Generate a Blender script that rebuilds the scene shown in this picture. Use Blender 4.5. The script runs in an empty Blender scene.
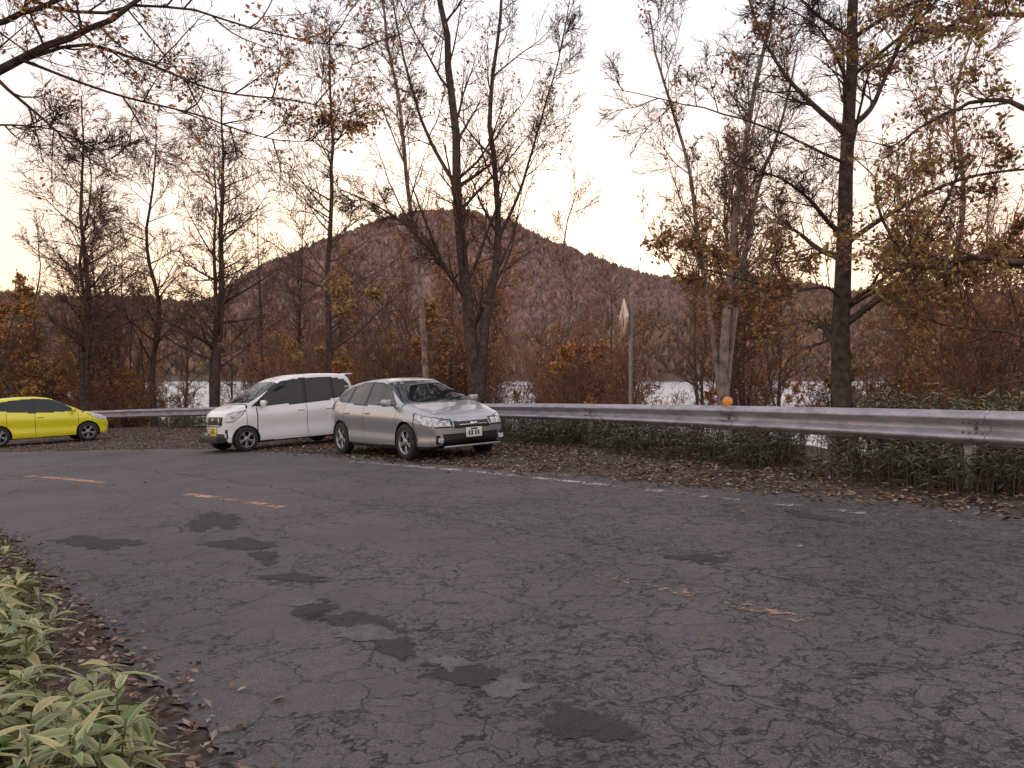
import bpy, math, numpy as np
from mathutils import Vector, Matrix
scene = bpy.context.scene
# ------------------------------------------------------------------ helpers
def link(o, parent=None):
    scene.collection.objects.link(o)
    if parent is not None: o.parent = parent
    return o
def empty(name, loc=(0,0,0), rot=(0,0,0), parent=None):
    e = bpy.data.objects.new(name, None); e.location = loc; e.rotation_euler = rot
    e.empty_display_size = .2
    return link(e, parent)
class MB:
    def __init__(s): s.v=[];s.q=[];s.m=[];s.c=[];s.n=0
    def add(s, v, q, mat=0, col=(1,1,1)):
        v=np.asarray(v,float).reshape(-1,3); q=np.asarray(q,int).reshape(-1,4)
        s.v.append(v); s.q.append(q+s.n); s.m.append(np.full(len(q),mat) if np.isscalar(mat) else np.asarray(mat))
        col=np.asarray(col,float)
        if col.ndim==1: col=np.tile(col,(len(v),1))
        s.c.append(col); s.n+=len(v)
    def mesh(s, name, mats, smooth=True, uv=None):
        v=np.concatenate(s.v); q=np.concatenate(s.q); m=np.concatenate(s.m); c=np.concatenate(s.c)
        me=bpy.data.meshes.new(name)
        me.vertices.add(len(v)); me.vertices.foreach_set('co', v.astype(np.float32).ravel())
        me.loops.add(len(q)*4); me.loops.foreach_set('vertex_index', q.astype(np.int32).ravel())
        me.polygons.add(len(q)); me.polygons.foreach_set('loop_start', (np.arange(len(q))*4).astype(np.int32))
        me.polygons.foreach_set('loop_total', np.full(len(q),4,np.int32))
        for mt in mats: me.materials.append(mt)
        me.polygons.foreach_set('material_index', m.astype(np.int32))
        me.polygons.foreach_set('use_smooth', np.full(len(q),smooth,bool))
        a=me.color_attributes.new('Col','FLOAT_COLOR','POINT')
        cc=np.ones((len(v),4),np.float32); cc[:,:3]=c; a.data.foreach_set('color',cc.ravel())
        if uv is not None:
            l=me.uv_layers.new(name='UVMap'); l.data.foreach_set('uv', uv[q.ravel()].astype(np.float32).ravel())
        me.update(calc_edges=True)
        return me
    def obj(s, name, mats, parent=None, smooth=True, uv=None):
        return link(bpy.data.objects.new(name, s.mesh(name,mats,smooth,uv)), parent)
def norm(a): return a/np.maximum(np.linalg.norm(a,axis=-1,keepdims=True),1e-9)
def catmull(P, n):
    P=np.asarray(P,float); N=len(P)
    Q=np.vstack([2*P[0]-P[1],P,2*P[-1]-P[-2]])
    t=np.linspace(0,N-1,n); i=np.minimum(t.astype(int),N-2); f=(t-i)[:,None]
    a,b,c,d=Q[i],Q[i+1],Q[i+2],Q[i+3]
    return .5*((2*b)+(-a+c)*f+(2*a-5*b+4*c-d)*f**2+(-a+3*b-3*c+d)*f**3)
def gridq(n,m):
    i=np.arange(n-1)[:,None]*m+np.arange(m-1)[None,:]
    return np.stack([i,i+m,i+m+1,i+1],-1).reshape(-1,4)
def sd(P, poly):
    P=np.asarray(P,float).reshape(-1,2); out=np.full(len(P),1e9); sg=np.ones(len(P))
    for a,b in zip(poly[:-1],poly[1:]):
        e=b-a; w=P-a; t=np.clip((w@e)/(e@e),0,1); dd=w-t[:,None]*e
        d=np.sqrt((dd**2).sum(1)); cr=e[0]*w[:,1]-e[1]*w[:,0]
        k=d<out; out[k]=d[k]; sg[k]=np.sign(cr[k])
    return out*sg
def vnoise(x,y,seed=0):
    r=np.random.default_rng(seed); T=r.random((256,256))
    xi=np.floor(x).astype(int); yi=np.floor(y).astype(int); fx=x-xi; fy=y-yi
    fx=fx*fx*(3-2*fx); fy=fy*fy*(3-2*fy)
    g=lambda a,b:T[a%256,b%256]
    return (g(xi,yi)*(1-fx)+g(xi+1,yi)*fx)*(1-fy)+(g(xi,yi+1)*(1-fx)+g(xi+1,yi+1)*fx)*fy
def fbm(x,y,o=4,seed=0):
    s=0;a=1;t=0
    for k in range(o): s=s+a*(vnoise(x*2**k,y*2**k,seed+k)-.5);t+=a;a*=.5
    return s/t*2
# ------------------------------------------------------------------ materials
def mat(name):
    m=bpy.data.materials.new(name); m.use_nodes=True
    return m, m.node_tree, m.node_tree.nodes['Principled BSDF']
def simple(name, col, rough=.6, metal=0., spec=.5, coat=0., var=.0, vscale=8., bump=0., detail=2):
    m,nt,b=mat(name); L=nt.links
    b.inputs['Base Color'].default_value=(*col,1); b.inputs['Roughness'].default_value=rough
    b.inputs['Metallic'].default_value=metal; b.inputs['Specular IOR Level'].default_value=spec
    b.inputs['Coat Weight'].default_value=coat; b.inputs['Coat Roughness'].default_value=.06
    if var>0 or bump>0:
        tc=nt.nodes.new('ShaderNodeTexCoord'); n=nt.nodes.new('ShaderNodeTexNoise'); n.inputs['Scale'].default_value=vscale
        n.inputs['Detail'].default_value=detail; L.new(tc.outputs['Object'],n.inputs['Vector'])
    if var>0:
        r=nt.nodes.new('ShaderNodeValToRGB'); L.new(n.outputs['Fac'],r.inputs['Fac'])
        r.color_ramp.elements[0].position=.3; r.color_ramp.elements[1].position=.7
        r.color_ramp.elements[0].color=(*[c*(1-var) for c in col],1); r.color_ramp.elements[1].color=(*[min(1,c*(1+var)) for c in col],1)
        L.new(r.outputs['Color'],b.inputs['Base Color'])
    if bump>0:
        bp=nt.nodes.new('ShaderNodeBump'); bp.inputs['Strength'].default_value=bump; bp.inputs['Distance'].default_value=.02
        L.new(n.outputs['Fac'],bp.inputs['Height']); L.new(bp.outputs['Normal'],b.inputs['Normal'])
    return m
def twigmat(name,col,var=.35,scale=5.):
    m=bpy.data.materials.new(name); m.use_nodes=True; nt=m.node_tree; nt.nodes.clear()
    o=nt.nodes.new('ShaderNodeOutputMaterial'); d=nt.nodes.new('ShaderNodeBsdfDiffuse')
    nt.links.new(d.outputs[0],o.inputs['Surface'])
    if var==0:
        oi=nt.nodes.new('ShaderNodeObjectInfo'); r=nt.nodes.new('ShaderNodeMix'); r.data_type='RGBA'
        nt.links.new(oi.outputs['Random'],r.inputs[0]); r.inputs[6].default_value=(*[c*.75 for c in col],1); r.inputs[7].default_value=(*[c*1.25 for c in col],1)
        nt.links.new(r.outputs[2],d.inputs['Color']); return m
    tc=nt.nodes.new('ShaderNodeTexCoord'); n=nt.nodes.new('ShaderNodeTexNoise'); n.inputs['Scale'].default_value=scale; n.inputs['Detail'].default_value=3
    r=nt.nodes.new('ShaderNodeValToRGB'); nt.links.new(tc.outputs['Object'],n.inputs['Vector']); nt.links.new(n.outputs['Fac'],r.inputs['Fac'])
    r.color_ramp.elements[0].position=.3; r.color_ramp.elements[1].position=.7
    r.color_ramp.elements[0].color=(*[c*(1-var) for c in col],1); r.color_ramp.elements[1].color=(*[min(1,c*(1+var)) for c in col],1)
    nt.links.new(r.outputs['Color'],d.inputs['Color']); return m
def attrmat(name, rough=.7, transl=.0, spec=.3, cheap=False):
    m,nt,b=mat(name); L=nt.links
    a=nt.nodes.new('ShaderNodeAttribute'); a.attribute_name='Col'
    if cheap:
        b=nt.nodes.new('ShaderNodeBsdfDiffuse'); L.new(a.outputs['Color'],b.inputs['Color']); L.new(b.outputs[0],nt.nodes['Material Output'].inputs['Surface'])
    else:
        L.new(a.outputs['Color'],b.inputs['Base Color']); b.inputs['Roughness'].default_value=rough
        b.inputs['Specular IOR Level'].default_value=spec
    if transl>0:
        t=nt.nodes.new('ShaderNodeBsdfTranslucent'); L.new(a.outputs['Color'],t.inputs['Color'])
        ms=nt.nodes.new('ShaderNodeMixShader'); ms.inputs[0].default_value=transl
        L.new(b.outputs[0],ms.inputs[1]); L.new(t.outputs[0],ms.inputs[2])
        L.new(ms.outputs[0],nt.nodes['Material Output'].inputs['Surface'])
    return m
def N(nt,t,**k):
    n=nt.nodes.new(t)
    for a,v in k.items():
        if hasattr(n,a): setattr(n,a,v)
        else: n.inputs[a].default_value=v
    return n
def math_(nt,op,a,b=None,c=None):
    n=nt.nodes.new('ShaderNodeMath'); n.operation=op
    for i,x in enumerate((a,b,c)):
        if x is None: continue
        if isinstance(x,(int,float)): n.inputs[i].default_value=x
        else: nt.links.new(x,n.inputs[i])
    return n.outputs[0]
def mixc(nt,f,a,b):
    n=nt.nodes.new('ShaderNodeMix'); n.data_type='RGBA'
    nt.links.new(f,n.inputs[0]) if not isinstance(f,(int,float)) else setattr(n.inputs[0],'default_value',f)
    for i,x in ((6,a),(7,b)):
        if isinstance(x,tuple): n.inputs[i].default_value=(*x,1)
        else: nt.links.new(x,n.inputs[i])
    return n.outputs[2]
def mrange(nt,v,a,b,c=0.,d=1.):
    n=nt.nodes.new('ShaderNodeMapRange'); nt.links.new(v,n.inputs['Value'])
    n.inputs['From Min'].default_value=a; n.inputs['From Max'].default_value=b
    n.inputs['To Min'].default_value=c; n.inputs['To Max'].default_value=d
    return n.outputs['Result']
def noise(nt,vec,scale,detail=4,rough=.5,dist=0):
    n=N(nt,'ShaderNodeTexNoise'); n.inputs['Scale'].default_value=scale; n.inputs['Detail'].default_value=detail
    n.inputs['Roughness'].default_value=rough; n.inputs['Distortion'].default_value=dist
    nt.links.new(vec,n.inputs['Vector']); return n
def asphalt():
    m,nt,b=mat('cracked_asphalt'); L=nt.links
    tc=N(nt,'ShaderNodeTexCoord'); P=tc.outputs['Object']
    uvn=N(nt,'ShaderNodeSeparateXYZ'); L.new(tc.outputs['UV'],uvn.inputs[0])
    fine=noise(nt,P,150,1); mid=noise(nt,P,14,3,.65); big=noise(nt,P,.55,3,.6)
    ag=N(nt,'ShaderNodeTexVoronoi'); ag.inputs['Scale'].default_value=75; L.new(P,ag.inputs['Vector'])
    c=mixc(nt,mrange(nt,fine.outputs['Fac'],.3,.7),(.048,.042,.044),(.142,.129,.133))
    c=mixc(nt,mrange(nt,ag.outputs['Distance'],.0,.35,.6,0),c,(.33,.31,.31))
    c=mixc(nt,mrange(nt,mid.outputs['Fac'],.35,.7,0,.5),c,(.148,.133,.136))
    c=mixc(nt,mrange(nt,big.outputs['Fac'],.42,.60,0,.5),c,(.075,.067,.070))
    wn=noise(nt,P,2.9,4,.68); w2=N(nt,'ShaderNodeVectorMath',operation='SUBTRACT'); L.new(wn.outputs['Color'],w2.inputs[0]); w2.inputs[1].default_value=(.5,.5,.5)
    w3=N(nt,'ShaderNodeVectorMath',operation='SCALE'); L.new(w2.outputs[0],w3.inputs[0]); w3.inputs['Scale'].default_value=.5
    w4=N(nt,'ShaderNodeVectorMath',operation='ADD'); L.new(P,w4.inputs[0]); L.new(w3.outputs[0],w4.inputs[1])
    def crack(scale,width,mask):
        v=N(nt,'ShaderNodeTexVoronoi',feature='DISTANCE_TO_EDGE'); v.inputs['Scale'].default_value=scale
        L.new(w4.outputs[0],v.inputs['Vector'])
        k=mrange(nt,v.outputs['Distance'],width*.35,width,1,0)
        return math_(nt,'MULTIPLY',k,mask)
    sx=N(nt,'ShaderNodeSeparateXYZ'); L.new(P,sx.inputs[0])
    bias=mrange(nt,sx.outputs['X'],-3.5,2.2,-.09,.11)
    msk=noise(nt,P,.45,3,.65)
    mm=math_(nt,'ADD',msk.outputs['Fac'],bias)
    jj=mrange(nt,mid.outputs['Fac'],.32,.54,.15,1)
    k1=crack(6.6,.060,mrange(nt,mm,.43,.54)); k2=crack(2.5,.032,mrange(nt,mm,.36,.46)); k3=crack(13.,.085,mrange(nt,mm,.52,.62,0,.8))
    k=math_(nt,'MULTIPLY',math_(nt,'MAXIMUM',k1,math_(nt,'MAXIMUM',k2,k3)),jj)
    def lon(v0,wd):
        d=math_(nt,'ADD',uvn.outputs['Y'],mrange(nt,wn.outputs['Fac'],0,1,-.035,.035))
        d=math_(nt,'ABSOLUTE',math_(nt,'SUBTRACT',d,v0)); return mrange(nt,d,wd*.4,wd,1,0)
    k=math_(nt,'MAXIMUM',k,lon(.53,.0034))
    k=math_(nt,'MAXIMUM',k,math_(nt,'MULTIPLY',lon(.30,.0020),.8))
    k=math_(nt,'MAXIMUM',k,math_(nt,'MULTIPLY',lon(.74,.0020),.8))
    c=mixc(nt,mrange(nt,uvn.outputs['Y'],.90,1.,0,.35),c,(.14,.115,.10))
    c=mixc(nt,math_(nt,'MULTIPLY',k,.90),c,(.012,.010,.010))
    L.new(c,b.inputs['Base Color']); b.inputs['Roughness'].default_value=.8; b.inputs['Specular IOR Level'].default_value=.35
    h=math_(nt,'ADD',fine.outputs['Fac'],math_(nt,'MULTIPLY',mid.outputs['Fac'],1.4))
    bp=N(nt,'ShaderNodeBump'); bp.inputs['Strength'].default_value=.7; bp.inputs['Distance'].default_value=.010
    L.new(h,bp.inputs['Height']); L.new(bp.outputs[0],b.inputs['Normal'])
    return m
def patchmat(name,c1,c2,amax=1.):
    m,nt,b=mat(name); L=nt.links; tc=N(nt,'ShaderNodeTexCoord'); P=tc.outputs['Object']
    f=noise(nt,P,110,1); g=noise(nt,P,11,4,.7)
    c=mixc(nt,mrange(nt,f.outputs['Fac'],.3,.7),c1,c2); c=mixc(nt,mrange(nt,g.outputs['Fac'],.45,.65,0,.6),c,(.05,.044,.046))
    L.new(c,b.inputs['Base Color']); b.inputs['Roughness'].default_value=.9
    at=N(nt,'ShaderNodeAttribute',attribute_name='Col')
    a=math_(nt,'ADD',at.outputs['Fac'],math_(nt,'MULTIPLY',math_(nt,'SUBTRACT',g.outputs['Fac'],.5),2.8))
    L.new(mrange(nt,a,.28,.62,0,amax),b.inputs['Alpha'])
    return m
def paint(name,col,lo,hi):
    m,nt,b=mat(name); L=nt.links; tc=N(nt,'ShaderNodeTexCoord'); P=tc.outputs['Object']
    g=noise(nt,P,16,5,.75); f=noise(nt,P,120,1); g2=noise(nt,P,2.5,2)
    L.new(mixc(nt,mrange(nt,f.outputs['Fac'],.3,.7),col,tuple(x*.5 for x in col)),b.inputs['Base Color'])
    b.inputs['Roughness'].default_value=.7
    s=math_(nt,'ADD',g.outputs['Fac'],math_(nt,'MULTIPLY',math_(nt,'SUBTRACT',g2.outputs['Fac'],.5),.5))
    L.new(mrange(nt,s,lo,hi),b.inputs['Alpha'])
    return m
def groundmat():
    m,nt,b=mat('leaf_litter_soil'); L=nt.links; tc=N(nt,'ShaderNodeTexCoord'); P=tc.outputs['Object']
    v=N(nt,'ShaderNodeTexVoronoi'); v.inputs['Scale'].default_value=22; L.new(P,v.inputs['Vector'])
    f=noise(nt,P,45,2,.7); g=noise(nt,P,.7,3,.6)
    s=N(nt,'ShaderNodeSeparateColor'); L.new(v.outputs['Color'],s.inputs[0])
    c=mixc(nt,s.outputs[0],(.045,.034,.029),(.16,.115,.092)); c=mixc(nt,mrange(nt,f.outputs['Fac'],.35,.7,0,.6),c,(.045,.036,.032))
    c=mixc(nt,mrange(nt,g.outputs['Fac'],.4,.65,0,.6),c,(.085,.070,.064))
    L.new(c,b.inputs['Base Color']); b.inputs['Roughness'].default_value=.95; b.inputs['Specular IOR Level'].default_value=.15
    return m
def forestmat(name,a,b_,c_,sc):
    m,nt,b=mat(name); L=nt.links; tc=N(nt,'ShaderNodeTexCoord'); P=tc.outputs['Object']
    f=noise(nt,P,sc,3,.75); g=noise(nt,P,sc*.08,3,.6)
    c=mixc(nt,mrange(nt,g.outputs['Fac'],.40,.60),a,b_)
    c=mixc(nt,mrange(nt,f.outputs['Fac'],.42,.60,0,.6),c,c_)
    L.new(c,b.inputs['Base Color']); b.inputs['Roughness'].default_value=1; b.inputs['Specular IOR Level'].default_value=0
    return m
M_as=asphalt(); M_gr=groundmat()
M_bark=twigmat('dark_bark',(.085,.064,.057),.45,9); M_bark2=twigmat('brown_bark',(.13,.092,.078),.4,6)
M_birch=twigmat('pale_birch_bark',(.24,.19,.17),.5,6); M_red=twigmat('reddish_stem_bark',(.22,.12,.092),0)
M_tw=twigmat('warm_lit_brown_twigs',(.145,.094,.076),0); M_tw2=twigmat('warm_lit_reddish_twigs',(.28,.155,.118),0)  # thin twigs run reddish; colours also warmed and lightened for low sun glow
M_leaf=attrmat('autumn_leaf',transl=.45,cheap=True); M_litter=attrmat('fallen_leaf',cheap=True); M_sasa=attrmat('bamboo_grass_leaf',.45,0.,.4)
# ------------------------------------------------------------------ terrain
CAMZ=1.32
RAIL=catmull([(9,-12),(7.8,-5),(6.6,1),(5.7,4.5),(4.85,7.5),(3.3,11.5),(1.7,15),(-.3,18.6),(-4,23.5),(-8.5,28.5),(-13,32.5),(-18,34.5),(-26,35),(-40,30),(-60,20)],140)
NEAR=[(4,-12),(3,-5),(1.5,-1),(.2,1.2),(-1,2.83),(-2.2,4.4),(-3.6,6.1),(-5,7.86),(-7,9.8),(-9.5,11.6),(-14,13.8),(-22,15.5),(-40,15)]
FAR=[(8,-12),(6.9,-5),(5.9,1),(5.1,4),(4.2,6.6),(2.9,8.3),(.52,11),(-1.95,13.9),(-4.5,16.8),(-7.6,19.5),(-13.6,21.5),(-22,22.5),(-40,20.5)]
NEARc=catmull(NEAR,90); FARc=catmull(FAR,90)
def plane(x,y): return .048*40*np.tanh(x/40)-.011*60*np.tanh(y/60)
def dr(x,y):
    return -sd(np.stack([np.ravel(x),np.ravel(y)],1),RAIL).reshape(np.shape(x))
def hgt(x,y,d=None):
    x=np.asarray(x,float); y=np.asarray(y,float)
    if d is None: d=dr(x,y)
    z=plane(x,y); k=np.maximum(d-.9,0)
    z=z-np.where(k<25,.13*k,3.25+.16*(k-25))
    z=z+np.clip(d-1,0,6)/6*.35*fbm(x*.3,y*.3,3,5)
    dn=sd(np.stack([np.ravel(x),np.ravel(y)],1),NEARc).reshape(np.shape(x))
    z=z+np.clip(dn-.3,0,8)*.16*(dn>0)
    return np.maximum(z,-7.5)
def mapc(n,lo,hi,a=3.2):
    t=np.linspace(-1,1,n); s=np.sinh(a*t)/np.sinh(a); return np.where(s<0,-s*lo,s*hi)
gx=np.unique(np.concatenate([np.arange(-30,30,.5),mapc(91,-3000,3000,6.0)])); gy=np.unique(np.concatenate([np.arange(-12,60,.5),mapc(81,-1500,3000,5.5)]))
X,Y=np.meshgrid(gx,gy,indexing='ij'); Z=hgt(X,Y)
mb=MB(); mb.add(np.stack([X,Y,Z],-1),gridq(len(gx),len(gy))[:, ::-1]); mb.obj('ground',[M_gr])
n=520; m=44
A=catmull(NEAR,n); B=catmull(FAR,n)
s_=np.arange(n)
A=A+ (fbm(s_*.25,s_*0,4,11)*.13)[:,None]*norm(B-A); B=B+(fbm(s_*.22,s_*0+9,4,12)*.22)[:,None]*norm(B-A)
t=np.linspace(0,1,m)[None,:,None]; G=A[:,None]*(1-t)+B[:,None]*t
Zr=plane(G[...,0],G[...,1])+.012
V=np.dstack([G,Zr])
L_=np.concatenate([[0],np.cumsum(np.linalg.norm(np.diff((A+B)/2,axis=0),axis=1))])
uv=np.dstack([np.repeat(L_[:,None],m,1),np.repeat(np.linspace(0,1,m)[None],n,0)]).reshape(-1,2)
mb=MB(); mb.add(V,gridq(n,m)); mb.obj('road',[M_as],uv=uv)
def strip(name,pts,w,mat_,lift=.017,seg=60):
    C=catmull(pts,seg) if len(pts)>2 else np.linspace(pts[0],pts[1],seg)
    T=norm(np.gradient(C,axis=0)); Nn=np.stack([-T[:,1],T[:,0]],1)
    o=np.linspace(-w/2,w/2,4)[None,:,None]; G=C[:,None]+Nn[:,None]*o
    mb=MB(); mb.add(np.dstack([G,plane(G[...,0],G[...,1])+lift]),gridq(seg,4)); return mb.obj(name,[mat_])
M_or=paint('worn_orange_paint',(.66,.35,.24),.44,.56); M_wh=paint('worn_white_paint',(.62,.60,.61),.44,.55); M_or2=paint('very_worn_orange_paint',(.44,.26,.19),.545,.66); M_wh2=paint('very_worn_white_paint',(.50,.48,.48),.54,.63)
strip('centre_line_marking',[(-8.7,14.35),(-7.6,13.55),(-6.5,12.65)],.15,M_or)
strip('centre_line_marking',[(-4.35,10.65),(-3.5,9.9),(-2.6,9.0)],.15,M_or)
strip('centre_line_marking',[(.55,5.3),(1.0,4.75),(1.5,4.1)],.13,M_or2)
strip('edge_line_marking',[(-3.0,14.4),(-.6,11.75),(1.1,9.6)],.13,M_wh)
strip('edge_line_marking',[(1.1,9.6),(2.6,7.6),(3.75,6.15)],.13,M_wh2)
M_pa=patchmat('worn_light_patch',(.115,.105,.110),(.19,.178,.183),.8); M_pb=patchmat('dark_patch',(.020,.018,.019),(.050,.045,.047),.85)
def patch(mb,cx,cy,rx,ry,ang,mi,seed):
    k=40; th=np.linspace(0,2*np.pi,k+1); rr=1+.5*(vnoise(np.cos(th)*1.7+seed,np.sin(th)*1.7+9,seed)-.5)*2
    rad=np.array([0.001,.35,.6,.8,1.0,1.3]); al=[1,.95,.8,.55,.2,-.7]
    x=rad[:,None]*rr*np.cos(th)*rx; y=rad[:,None]*rr*np.sin(th)*ry
    c,s=math.cos(ang),math.sin(ang); X=cx+c*x-s*y; Y=cy+s*x+c*y
    mb.add(np.dstack([X,Y,plane(X,Y)+.016+(.0022 if mi==0 else 0)]),gridq(len(rad),k+1)[:, ::-1],mi,np.repeat(np.repeat(np.array(al)[:,None],k+1,1).reshape(-1,1),3,1))
mb=MB()
for i,(u_,v_,rx,ry,mi) in enumerate([(-1.28,4.9,.10,.07,0),(-.76,4.20,.15,.10,0),(-.60,4.0,.24,.09,1),(-.30,3.72,.10,.07,0),(-.02,3.40,.12,.09,0),(-.18,3.55,.2,.10,1),(.28,3.0,.18,.10,1),(-2.3,6.9,.35,.18,1),(-2.0,6.4,.3,.09,1),(-1.55,5.6,.24,.11,1),(-1.2,4.75,.20,.10,1),(-3.9,7.4,.5,.16,1),(2.6,7.0,.3,.1,1),(-.85,4.45,.22,.10,1),(-3.1,8.3,.6,.16,1),(1.3,5.6,.18,.08,1),(.9,3.4,.12,.07,0)]):
    patch(mb,u_,v_,rx*1.25,ry*1.35,-.9+.3*math.sin(i*3),mi,i+20)
mb.obj('road_patches',[M_pa,M_pb])
# ------------------------------------------------------------------ lake
m_,nt,b=mat('lake_water'); b.inputs['Roughness'].default_value=.35; b.inputs['Specular IOR Level'].default_value=1.0
tc=N(nt,'ShaderNodeTexCoord'); mp=N(nt,'ShaderNodeMapping'); mp.inputs['Scale'].default_value=(.35,1,1); nt.links.new(tc.outputs['Object'],mp.inputs[0])
w=noise(nt,mp.outputs[0],.9,3,.6); bp=N(nt,'ShaderNodeBump'); bp.inputs['Strength'].default_value=1.; bp.inputs['Distance'].default_value=.6
nt.links.new(w.outputs['Fac'],bp.inputs['Height']); nt.links.new(bp.outputs[0],b.inputs['Normal'])
w2=noise(nt,mp.outputs[0],.045,4,.7); nt.links.new(mixc(nt,mrange(nt,w2.outputs['Fac'],.4,.6),(.20,.21,.24),(.42,.43,.47)),b.inputs['Base Color'])  # pale streaked base colour stands in for reflected sky
xs=np.linspace(-1500,1500,30); ys=np.linspace(22,760,20); X,Y=np.meshgrid(xs,ys,indexing='ij')
mb=MB(); mb.add(np.dstack([X,Y,X*0-4.6]),gridq(30,20)[:, ::-1]); mb.obj('lake',[m_])
# ------------------------------------------------------------------ mountain and far shore
M_mt=forestmat('hazed_mountain_soil',(.200,.150,.138),(.225,.165,.148),(.165,.128,.122),.17)  # ground colour paled, distance haze is baked into it
M_sh=forestmat('shore_soil',(.155,.115,.100),(.170,.130,.105),(.110,.088,.080),.2)
def terrain(name,x0,x1,nx,y0,y1,ny,fn,m):
    xs=np.linspace(x0,x1,nx); ys=np.linspace(y0,y1,ny); X,Y=np.meshgrid(xs,ys,indexing='ij')
    mb=MB(); mb.add(np.dstack([X,Y,fn(X,Y)]),gridq(nx,ny)[:, ::-1]); return mb.obj(name,[m],smooth=False)
rx=[-560,-420,-341,-299,-252,-204,-157,-121,-85,-50,-38,-2,39,81,128,176,240,340,480,620]
rz=[14,64,92,120,144,162,180,188,191,191,188,180,158,139,123,112,104,87,54,14]
def fm(X,Y):
    h=np.interp(X+12*fbm(X*.01,Y*.01,3,2),rx,rz); d=np.abs(Y-950)/np.where(Y<950,380,500)
    s=np.clip(1-d,0,1); z=h*(s**1.1)+ 16*fbm(X*.012,Y*.008,4,3)*np.clip(d*4,0,1)*(s>0)
    return z-6+2.6*vnoise(X*.13,Y*.13,9)
terrain('mountain',-620,680,300,560,1300,160,fm,M_mt)
def fs(X,Y):
    az=X/Y; r=.030+.055*np.interp(az,[-.9,-.64,-.5,-.35,-.1,.2,.3,.5,.75,.9],[1.2,1.1,1.0,.7,.15,.9,1.35,1.15,1.25,1.3])+.012*fbm(az*14,az*0+3,4,8)
    z=r*900*np.clip((Y-520)/380,0,1)**.8
    low=9*np.clip((Y-500)/20,0,1)
    return z+low-8+4*vnoise(X*.13,Y*.13,4)
terrain('far_shore_hills',-1100,1100,400,500,900,80,fs,M_sh)
def woodland(name,x0,x1,y0,y1,nn,fn,cols,h0,h1,seed,zmin=0.,az=None,con=1.):
    r=np.random.default_rng(seed); P=np.stack([r.uniform(x0,x1,nn),r.uniform(y0,y1,nn)],1)
    if az is not None: P=P[np.abs(P[:,0]/P[:,1]-az[0])<az[1]]
    z=fn(P[:,0],P[:,1]); P=P[z>zmin]; z=z[z>zmin]; n=len(P); mb=MB(); cols=np.array(cols)
    tone=cols[r.integers(0,len(cols),n)]*(1+con*(r.random((n,1))-.5)*.7)*(.85+.3*vnoise(P[:,0]*.02,P[:,1]*.02,3))[:,None]
    H=r.uniform(h0,h1,n)
    for k in range(4):
        a=r.random(n)*3.14; d=np.stack([np.cos(a),np.sin(a)*.6],1); w=H*r.uniform(.14,.32,n); zc=z+H*r.uniform(.25,.75,n); hh=H*r.uniform(.22,.45,n)
        o=r.normal(0,.16,(n,2))*H[:,None]; C=P+o; tl=r.normal(0,.25,n)*hh
        V=np.stack([np.column_stack([C-d*w[:,None],zc-hh*.15]),np.column_stack([C+d*(tl)[:,None],zc-hh]),np.column_stack([C+d*w[:,None],zc+hh*.15]),np.column_stack([C-d*(tl)[:,None],zc+hh])],1)
        mb.add(V.reshape(-1,3),np.arange(4*n).reshape(-1,4),0,np.repeat(tone*(1+con*(r.random((n,1))-.5)*.5),4,0))
    w=.35; V=np.stack([np.column_stack([P[:,0]-w,P[:,1]-.5,z-1]),np.column_stack([P[:,0]+w,P[:,1]-.5,z-1]),np.column_stack([P[:,0]+w*.4,P[:,1]-.5,z+H]),np.column_stack([P[:,0]-w*.4,P[:,1]-.5,z+H])],1)
    k=r.random(n)<.30; V=V[k]; mb.add(V.reshape(-1,3),np.arange(4*len(V)).reshape(-1,4),0,np.repeat(np.array([[.27,.21,.195]])*(.7+.6*r.random((len(V),1))),4,0))
    mb.obj(name,[M_litter],smooth=False)
MC_HAZE=[(.270,.185,.170),(.305,.205,.182),(.235,.170,.160),(.325,.225,.198),(.215,.165,.155),(.30,.185,.165)]  # crown tones paled and evened out, with haze painted into the colour
woodland('mountain_forest',-560,600,585,985,38000,fm,MC_HAZE,7,11,1,8,con=.75)
SC_HAZE=[(.225,.152,.125),(.26,.170,.125),(.175,.130,.112),(.28,.20,.145),(.155,.125,.105),(.30,.18,.115)]  # far shore crowns lightened likewise, haze included in the tones
woodland('far_shore_forest',-700,720,505,880,26000,fs,SC_HAZE,7,12,2,-3,az=(0,.78),con=.8)
# ------------------------------------------------------------------ trees
def tubes(mb,P,Rd,s,mat_=0):
    Bn,n,_=P.shape; T=norm(np.gradient(P,axis=1)); ref=np.where(np.abs(T[...,2:3])<.9,[0,0,1.],[1.,0,0])
    ref=np.repeat(ref[:,n//2:n//2+1],n,1)
    U=norm(np.cross(T,ref)); W=np.cross(T,U); a=np.arange(s)/s*2*np.pi
    V=P[:,:,None]+Rd[:,:,None,None]*(U[:,:,None]*np.cos(a)[None,None,:,None]+W[:,:,None]*np.sin(a)[None,None,:,None])
    b=np.arange(Bn)[:,None,None]*n*s; i=np.arange(n-1)[None,:,None]*s; j=np.arange(s)[None,None,:]; j2=(j+1)%s
    q=np.stack([b+i+j,b+i+j2,b+i+s+j2,b+i+s+j],-1).reshape(-1,4)
    mb.add(V.reshape(-1,3),q,mat_)
def grow(r,S,D,Ln,r0,n,wig,up,taper=.75):
    P=np.zeros((len(S),n+1,3)); P[:,0]=S; d=D.copy()
    for k in range(n):
        d=norm(d+wig*r.standard_normal(d.shape)+np.array([0,0,up])); P[:,k+1]=P[:,k]+d*(Ln/n)[:,None]
    t=np.linspace(0,1,n+1)[None]; return P,r0[:,None]*(1-taper*t)
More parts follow.
